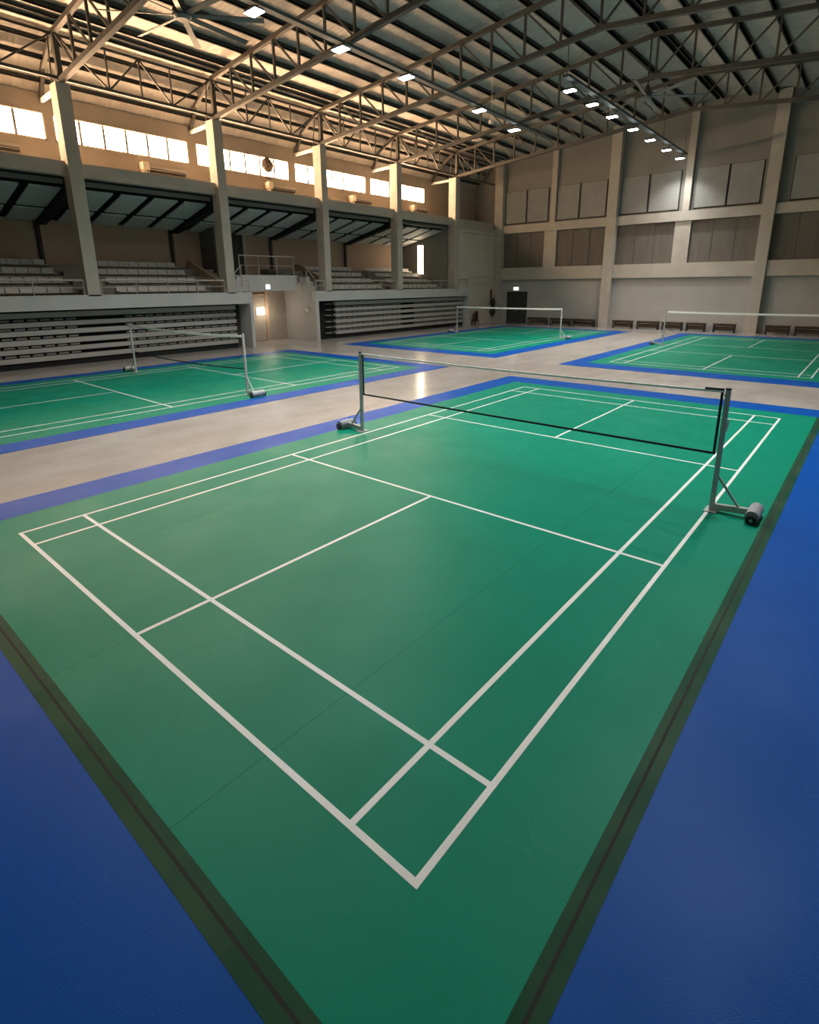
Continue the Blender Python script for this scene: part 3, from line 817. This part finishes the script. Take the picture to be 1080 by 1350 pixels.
court('distant green badminton court before the far left corner', (-15.1, -7.8), (12.0, 25.6), (-15.8, -7.0), (10.98, 26.2),
      (-14.85, -8.45), (-14.35, -8.95), -11.6, (12.72, 25.2), (13.5, 24.4), (17.2, 21.6))
court('green badminton court at right before the back wall benches', (-3.62, 3.65), (11.85, 25.9), (-4.27, 4.3), (10.8, 26.7),
      (-3.05, 3.05), (-2.55, 2.72), 0.08, (12.5, 25.0), (13.15, 24.3), (17.15, 20.62))

# ------------------------------------------------------------------ posts and nets
def post(x, y, sgn, hgt, label, pm, grp, r=0.024):
    t = thing('net_post', label, 'post', (x, y, H+0.0015), grp)
    o = Vector((x, y, 0)); z0 = H+0.0015
    t.location = (x, y, z0)
    def p(name, m_, mb): return P(name, m_, mb, t)
    mk = lambda: MB((x, y, z0))
    p('pole', pm, mk().bar((x, y, z0+0.012), (x, y, hgt), r*2, r*2.1))
    p('pole_cap', M['rubber'] if pm is M['pole'] else pm, mk().tube((x, y, hgt), (x, y, hgt+0.02), r*1.25, 10))
    p('foot_plate', pm, mk().box(x-0.07, x+0.07, y-0.11, y+0.11, z0, z0+0.012))
    xe = x+sgn*0.41
    p('base_beam', pm, mk().bar((x+sgn*0.03, y, z0+0.06), (xe, y, z0+0.09), 0.06, 0.075))
    p('brace', pm, mk().bar((x+sgn*0.02, y, 0.47), (x+sgn*0.29, y, z0+0.11), 0.026))
    xr = x+sgn*0.46
    p('roller', M['roller'] if pm is M['pole'] else pm, mk().tube((xr, y-0.18, z0+0.088), (xr, y+0.18, z0+0.088), 0.076, 20))
    for s in (-1, 1):
        w = p('wheel', M['rubber'], mk().tube((xr, y+s*0.183, z0+0.060), (xr, y+s*0.22, z0+0.060), 0.060, 18))
        P('hub', M['pole'], mk().tube((xr, y+s*0.22, z0+0.060), (xr, y+s*0.227, z0+0.060), 0.018, 10), w)
    p('net_hook', M['rubber'], mk().bar((x-sgn*0.02, y, hgt-0.075), (x-sgn*0.034, y, hgt-0.06), 0.02))
    p('cleat', M['nettape'], mk().bar((x+sgn*0.035, y-0.01, 1.05), (x+sgn*0.05, y-0.01, 1.2), 0.02))
    return t
def net(x0, x1, y, zt0, zt1, zb, label, sag=0.02, tapeh=0.034, side=True, dark=True, cell=0.022, bsag=0.0, tm=None, strap=False):
    t = thing('badminton_net', label, 'net', ((x0+x1)/2, y, (zt0+zt1)/2), 'badminton nets')
    o = t.location
    n = 24
    def zt(u): return zt0+(zt1-zt0)*u - sag*4*u*(1-u)
    def zbf(u): return zb - bsag*4*u*(1-u)
    X_ = lambda u: x0+(x1-x0)*u
    mb = MB(o); mc = MB(o)
    for k in range(n):
        a, b = k/n, (k+1)/n
        mb.bar((X_(a), y, zt(a)-tapeh/2), (X_(b), y, zt(b)-tapeh/2), 0.022, tapeh)
        mc.bar((X_(a), y, zbf(a)), (X_(b), y, zbf(b)), 0.014 if dark else 0.005, 0.028 if dark else 0.006)
    P('top_tape', tm or M['nettape'], mb, t)
    P('bottom_cord', M['netblack'] if dark else M['thread'], mc, t)
    if side:
        for u, w in ((0.003, 0.03), (0.997, 0.03)):
            P('side_tape', M['netblack'], MB(o).bar((X_(u), y, zbf(u)-0.01), (X_(u), y, zt(u)), w, 0.012, upv=(0, 1, 0)), t)
    if strap:
        P('strap', M['netblack'], MB(o).bar((x1-0.21, y, zt(0.966)+0.012), (x1-0.0, y, zt(1)+0.012), 0.026, 0.02), t)
    # knotted threads: thin square strands
    mt = MB(o)
    th = 0.0009
    nx = int((x1-x0)/cell)
    for k in range(1, nx):
        u = k/nx
        mt.bar((X_(u), y, zbf(u)), (X_(u), y, zt(u)-tapeh), th)
    nz = int((zt0-zb)/cell)
    for k in range(1, nz):
        v = k/nz
        for q in range(8):
            a, b = q/8, (q+1)/8
            mt.bar((X_(a), y, zbf(a)*(1-v)+zt(a)*v), (X_(b), y, zbf(b)*(1-v)+zt(b)*v), th)
    nn = P('netting', M['thread'], mt, t)
    nn['kind'] = 'stuff'
    return t
post(-3.17, -0.22, -1, 1.56, 'grey net post at the left side of the foreground court', M['pole'], 'foreground court posts')
post(3.06, -0.2, 1, 1.555, 'grey net post with roller base at the right side of the foreground court', M['pole'], 'foreground court posts', 0.026)
net(-3.13, 3.018, -0.21, 1.55, 1.545, 0.755, 'thin net across the foreground court between two grey posts', sag=0.03, tapeh=0.027, strap=True)
post(-8.28, 0.56, 1, 1.6, 'white net post on the near side of the left court', M['polewhite'], 'left court posts')
post(-14.82, 0.5, -1, 1.62, 'white net post on the far side of the left court by the bleacher', M['polewhite'], 'left court posts')
net(-14.78, -8.32, 0.53, 1.61, 1.58, 0.70, 'slack white taped net across the left court', sag=0.07, tapeh=0.06, side=False, cell=0.04, bsag=0.08)
post(-8.4, 19.7, 1, 1.57, 'white net post on the near side of the distant court', M['polewhite'], 'distant court posts')
post(-15.2, 19.9, -1, 1.57, 'white net post on the far side of the distant court by the folded bleacher', M['polewhite'], 'distant court posts')
net(-15.15, -8.45, 19.8, 1.56, 1.56, 0.8, 'white taped net across the distant court near the corner', sag=0.02, tapeh=0.08, side=False, dark=False, cell=0.06)
post(-3.22, 19.5, -1, 1.57, 'thin net post on the left side of the court before the benches', M['pole'], 'right court posts')
post(3.22, 19.5, 1, 1.57, 'thin net post on the right side of the court before the benches', M['pole'], 'right court posts')
net(-3.14, 3.14, 19.5, 1.56, 1.56, 0.8, 'white taped net across the court before the back wall benches', sag=0.02, tapeh=0.08, side=False, dark=False, cell=0.06)
